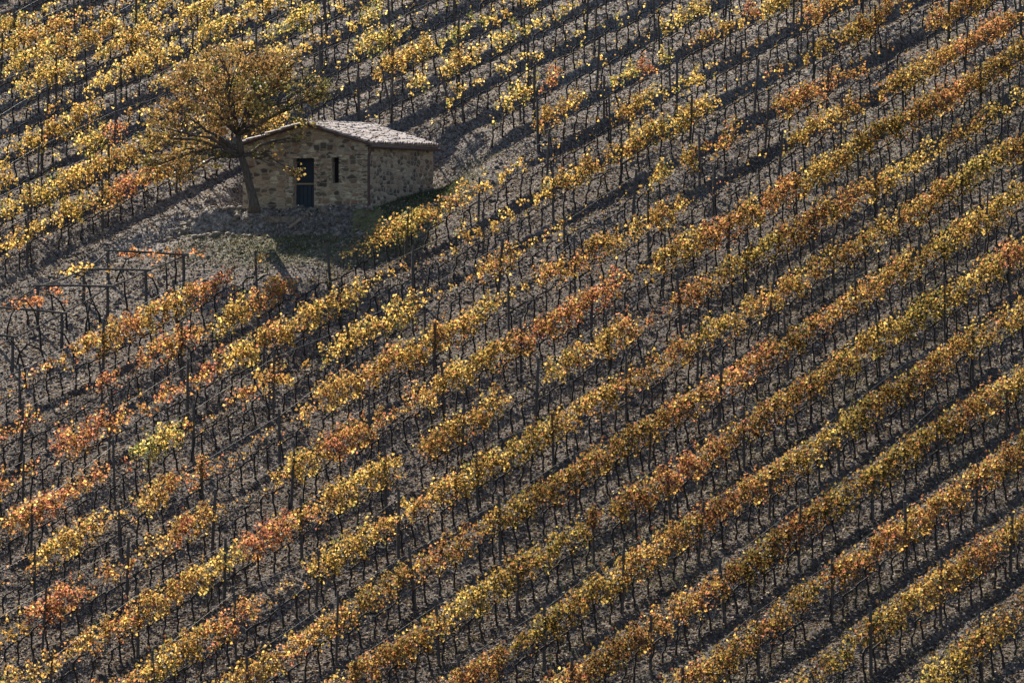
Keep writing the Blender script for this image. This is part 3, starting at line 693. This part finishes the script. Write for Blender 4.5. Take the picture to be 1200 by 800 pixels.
for (bx, by, br, dy, dn) in blobs:
    st = c1 if (bx < 245 and by > 120) or by > 150 else c2
    e = tp(bx, by, dy); d_ = (e-st).length
    mid_ = st.lerp(e, .5)+Vector((rr.gauss(0,.1),0,rr.uniform(.02,.14)*d_))
    pts = wig(st, mid_, 3, .07)[:-1]+wig(mid_, e, 3, .09)
    r0 = .035+.016*d_; tm.tube(pts, [r0*(1-.8*i/(len(pts)-1)) for i in range(len(pts))], 6)
    for q_ in range(9):
        o_ = pts[rr.randint(2, len(pts)-1)]; dv = Vector((rr.gauss(0,1), rr.gauss(0,1), rr.gauss(.2,.8))).normalized()*br/S0*rr.uniform(.4,1.0)
        t_ = e+dv; sp = wig(o_, t_, 3, .06); tm.tube(sp, [.020,.014,.009,.005], 4); tips.append(t_)
        for w_ in range(2):
            t2 = t_+Vector((rr.gauss(0,.2), rr.gauss(0,.2), rr.gauss(.05,.15))); tm.tube([sp[2], t_.lerp(t2,.5), t2], [.009,.006,.003], 3)
tm.build('trunk', M_bark, tree, smooth=True)
rng = np.random.default_rng(77); PL = []; TL = []
for (bx, by, br, dy, dn) in blobs:
    e = np.array(tp(bx, by, dy)); Rb = br/S0; ns = int(max(4, 19*Rb*Rb*dn)+3)
    for j in range(ns):
        v = rng.normal(0,1,3); v /= np.linalg.norm(v); c_ = e+v*Rb*rng.uniform(.3,1.05)*np.array([1,1,.85]); n = int(rng.integers(12, 30)*dn)+2
        PL.append(c_+rng.normal(0,1,(n,3))*np.array([.13,.13,.085])); hue = .42+rng.normal(0,.12)+(.30 if bx > 300 and by > 90 and by < 150 else 0)+(.16 if by > 150 else 0)
        TL.append(hue-.06+rng.normal(0,.08,n))
PL = np.concatenate(PL); TL = np.clip(np.concatenate(TL), .02, .98)
V_, T_, A_ = leaf_cloud(PL, .105, TL, rng, .3)
cr = link(bpy.data.objects.new('crown', mesh_np('crown', V_, T_, [M_tree], attr=A_)), tree); cr.color = (0,0,0,1)
print('tree leaves', len(PL))

# ------------------------------------------------------------------ vine pergola left of the hut
def base_pt(px, py): 
    p = at(px, py); return Vector((p[0], p[1], float(hz(p[0], p[1]))))
right = [((215,337),300),((171,359),318),((125.5,382),337),((72,410),368),((14,438),396),((-50,468),428)]
left = [((126.5,331),295),((98,357),317),((44,388),336),((-2,410),362),((-50,432),388)]
per = empty('pergola', tuple(base_pt(98,370)))
tag(per, 'low dark timber pergola with bare cross beams left of the hut', 'pergola')
off = Vector(per.location); tops = [[],[]]
for si, lst in enumerate((right, left)):
    for (bp_, ty) in lst:
        b_ = base_pt(*bp_); _, pyb, dd = project(b_.x, b_.y, b_.z); h = (pyb-ty)/F*dd; t_ = b_+Vector((random.uniform(-.03,.03), 0, h)); tops[si].append(t_)
        m = MB(); m.tube([b_-off-Vector((0,0,.15)), b_.lerp(t_,.5)-off+Vector((.015,0,0)), t_-off+Vector((0,0,.05))], [.06,.055,.05], 7); m.build('post', M_post, per)
for si in (0,1):
    pts = []
    for a_, b_ in zip(tops[si], tops[si][1:]): pts += [a_-off, a_.lerp(b_,.5)-off-Vector((0,0,.03))]
    pts.append(tops[si][-1]-off); m = MB(); m.tube(pts, .032, 6); m.build('rail', M_post, per)
for a_, b_ in zip(tops[0], tops[1]):
    dv = (b_-a_).normalized(); m = MB(); m.tube([a_-dv*.2-off+Vector((0,0,.04)), a_.lerp(b_,.5)-off+Vector((0,0,.06)), b_+dv*.15-off+Vector((0,0,.04))], [.038,.04,.034], 7); m.build('beam', M_post, per)
# vines trained on the pergola
pv = [((118,378),(100,352),'thin dark vine climbing the near side of the pergola beside its third post',.3,0),
 ((105,396),(96,350),'crooked vine rising to the pergola middle beam from the left yard',.3,0),
 ((186,352),(172,322),'curved vine arching onto the pergola corner beside the second post',.33,8),
 ((196,352),(194,308),'slim vine between the two right hand posts of the pergola',.3,10),
 ((135,330),(165,297),'orange leaved vine along the far beam of the pergola',.27,110),
 ((205,330),(205,297),'orange leaved vine over the far right end of the pergola',.3,80),
 ((108,352),(84,318),'yellow leaved vine on the left end of the pergola middle beam',.55,100),
 ((70,400),(78,372),'bare twisted vine leaning under the pergola near rail',.3,0),
 ((48,410),(30,352),'orange leaved vine over the lower left beam of the pergola',.25,120),
 ((62,372),(58,342),'small orange vine hanging from the third pergola beam',.27,40),
 ((30,455),(12,398),'dark vine trunk bending to the lowest pergola beam',.3,6),
 ((88,420),(60,385),'leaning vine trunk below the pergola near rail, leafless',.3,0)]
pv += [((20,425),(45,398),'short bare vine stem crossing below the second lowest pergola rail',.3,0),
 ((58,436),(36,404),'dark crooked vine reaching the near rail from the slope below',.3,0),
 ((8,402),(20,360),'bare vine between the two lowest left posts of the pergola',.3,0),
 ((78,386),(60,345),'thin bare vine under the third beam from the top of the pergola',.3,4),
 ((100,402),(112,345),'bare vine stem leaning uphill beside the middle near post',.3,0),
 ((32,384),(26,356),'small rusty leaved vine at the left end of the lower beam',.3,45),
 ((150,362),(140,316),'leafless vine standing in the yard under the middle beam',.3,0)]
for (bp_, tp_, lab, ti, nl) in pv:
    b_ = base_pt(*bp_); D = project(b_.x, b_.y, b_.z)[2]; t_ = Vector(ray(*tp_)*(D+random.uniform(-.3,.3)))
    vr = empty('pergola_vine', tuple(b_)); tag(vr, lab, 'vine'); m = MB(); e = t_-b_
    k1 = Vector((e.x*.15+random.uniform(-.08,.08), e.y*.2, e.z*.4)); k2 = Vector((e.x*.45, e.y*.6, e.z*.8))
    m.tube([Vector((0,0,-.1)), k1*.5, k1, k2, e, e+Vector((random.uniform(-.5,-.1),0,.02))], [.05,.042,.036,.028,.02,.012], 6)
    for j in range(3): m.tube([e, e+Vector((random.uniform(-.5,.5),random.uniform(-.3,.3),random.uniform(-.2,.15)))], [.01,.005], 4)
    m.build('trunk', M_wood, vr)
    if nl:
        n = nl; c_ = rng.normal(0,1,(max(2,n//8),3))*np.array([.45,.25,.09]); ci = rng.integers(0,len(c_),n); Pn = np.array(e)+c_[ci]+rng.normal(0,.07,(n,3))
        V_, T_, A_ = leaf_cloud(Pn, .10, rng.normal(0,.07,n), rng, .5); f = link(bpy.data.objects.new('foliage', mesh_np('foliage', V_, T_, [M_leaf], attr=A_)), vr); f.color = (ti,0,0,1)

# ------------------------------------------------------------------ thin overhead cable between the camera and the slope
m = MB(); D = 120.; pts = []
for px in range(-300, 1700, 100):
    py = 706+18*(px/1200)-5*math.sin(math.pi*np.clip(px,0,1200)/1200)*0+(-6*(1-((px-600)/900)**2)+3)*-1
    pts.append(ray(px, py)*D)
m.tube(pts, .004, 5); cb = m.build('overhead_cable', M_wire); tag(cb, 'thin grey cable strung level across the lower part of the view', 'cable')

# ------------------------------------------------------------------ light
SE, SA = R(40), R(112)                 # elevation, azimuth from +X
sd = Vector((math.cos(SA)*math.cos(SE), math.sin(SA)*math.cos(SE), math.sin(SE)))
ld = bpy.data.lights.new('sun', 'SUN'); ld.energy = 4.7; ld.angle = R(.5); ld.color = (1, .90, .74)
lo = bpy.data.objects.new('sun', ld); link(lo); lo.rotation_euler = sd.to_track_quat('Z', 'Y').to_euler()
w = bpy.data.worlds.new('World'); sc.world = w; w.use_nodes = True; nt = w.node_tree; nt.nodes.clear()
sk = N(nt, 'ShaderNodeTexSky', sky_type='NISHITA'); sk.sun_disc = False; sk.sun_elevation = SE; sk.sun_rotation = R(90)-SA; sk.dust_density = 1.0
bg = N(nt, 'ShaderNodeBackground'); bg.inputs[1].default_value = .078; wo = N(nt, 'ShaderNodeOutputWorld')
nt.links.new(sk.outputs[0], bg.inputs[0]); nt.links.new(bg.outputs[0], wo.inputs[0])
sc.view_settings.view_transform = 'Standard'; sc.view_settings.look = 'None'; sc.view_settings.exposure = 1.5; sc.view_settings.gamma = 1
sc.view_settings.use_curve_mapping = False
sc.cycles.transparent_max_bounces = 4; sc.cycles.max_bounces = 5
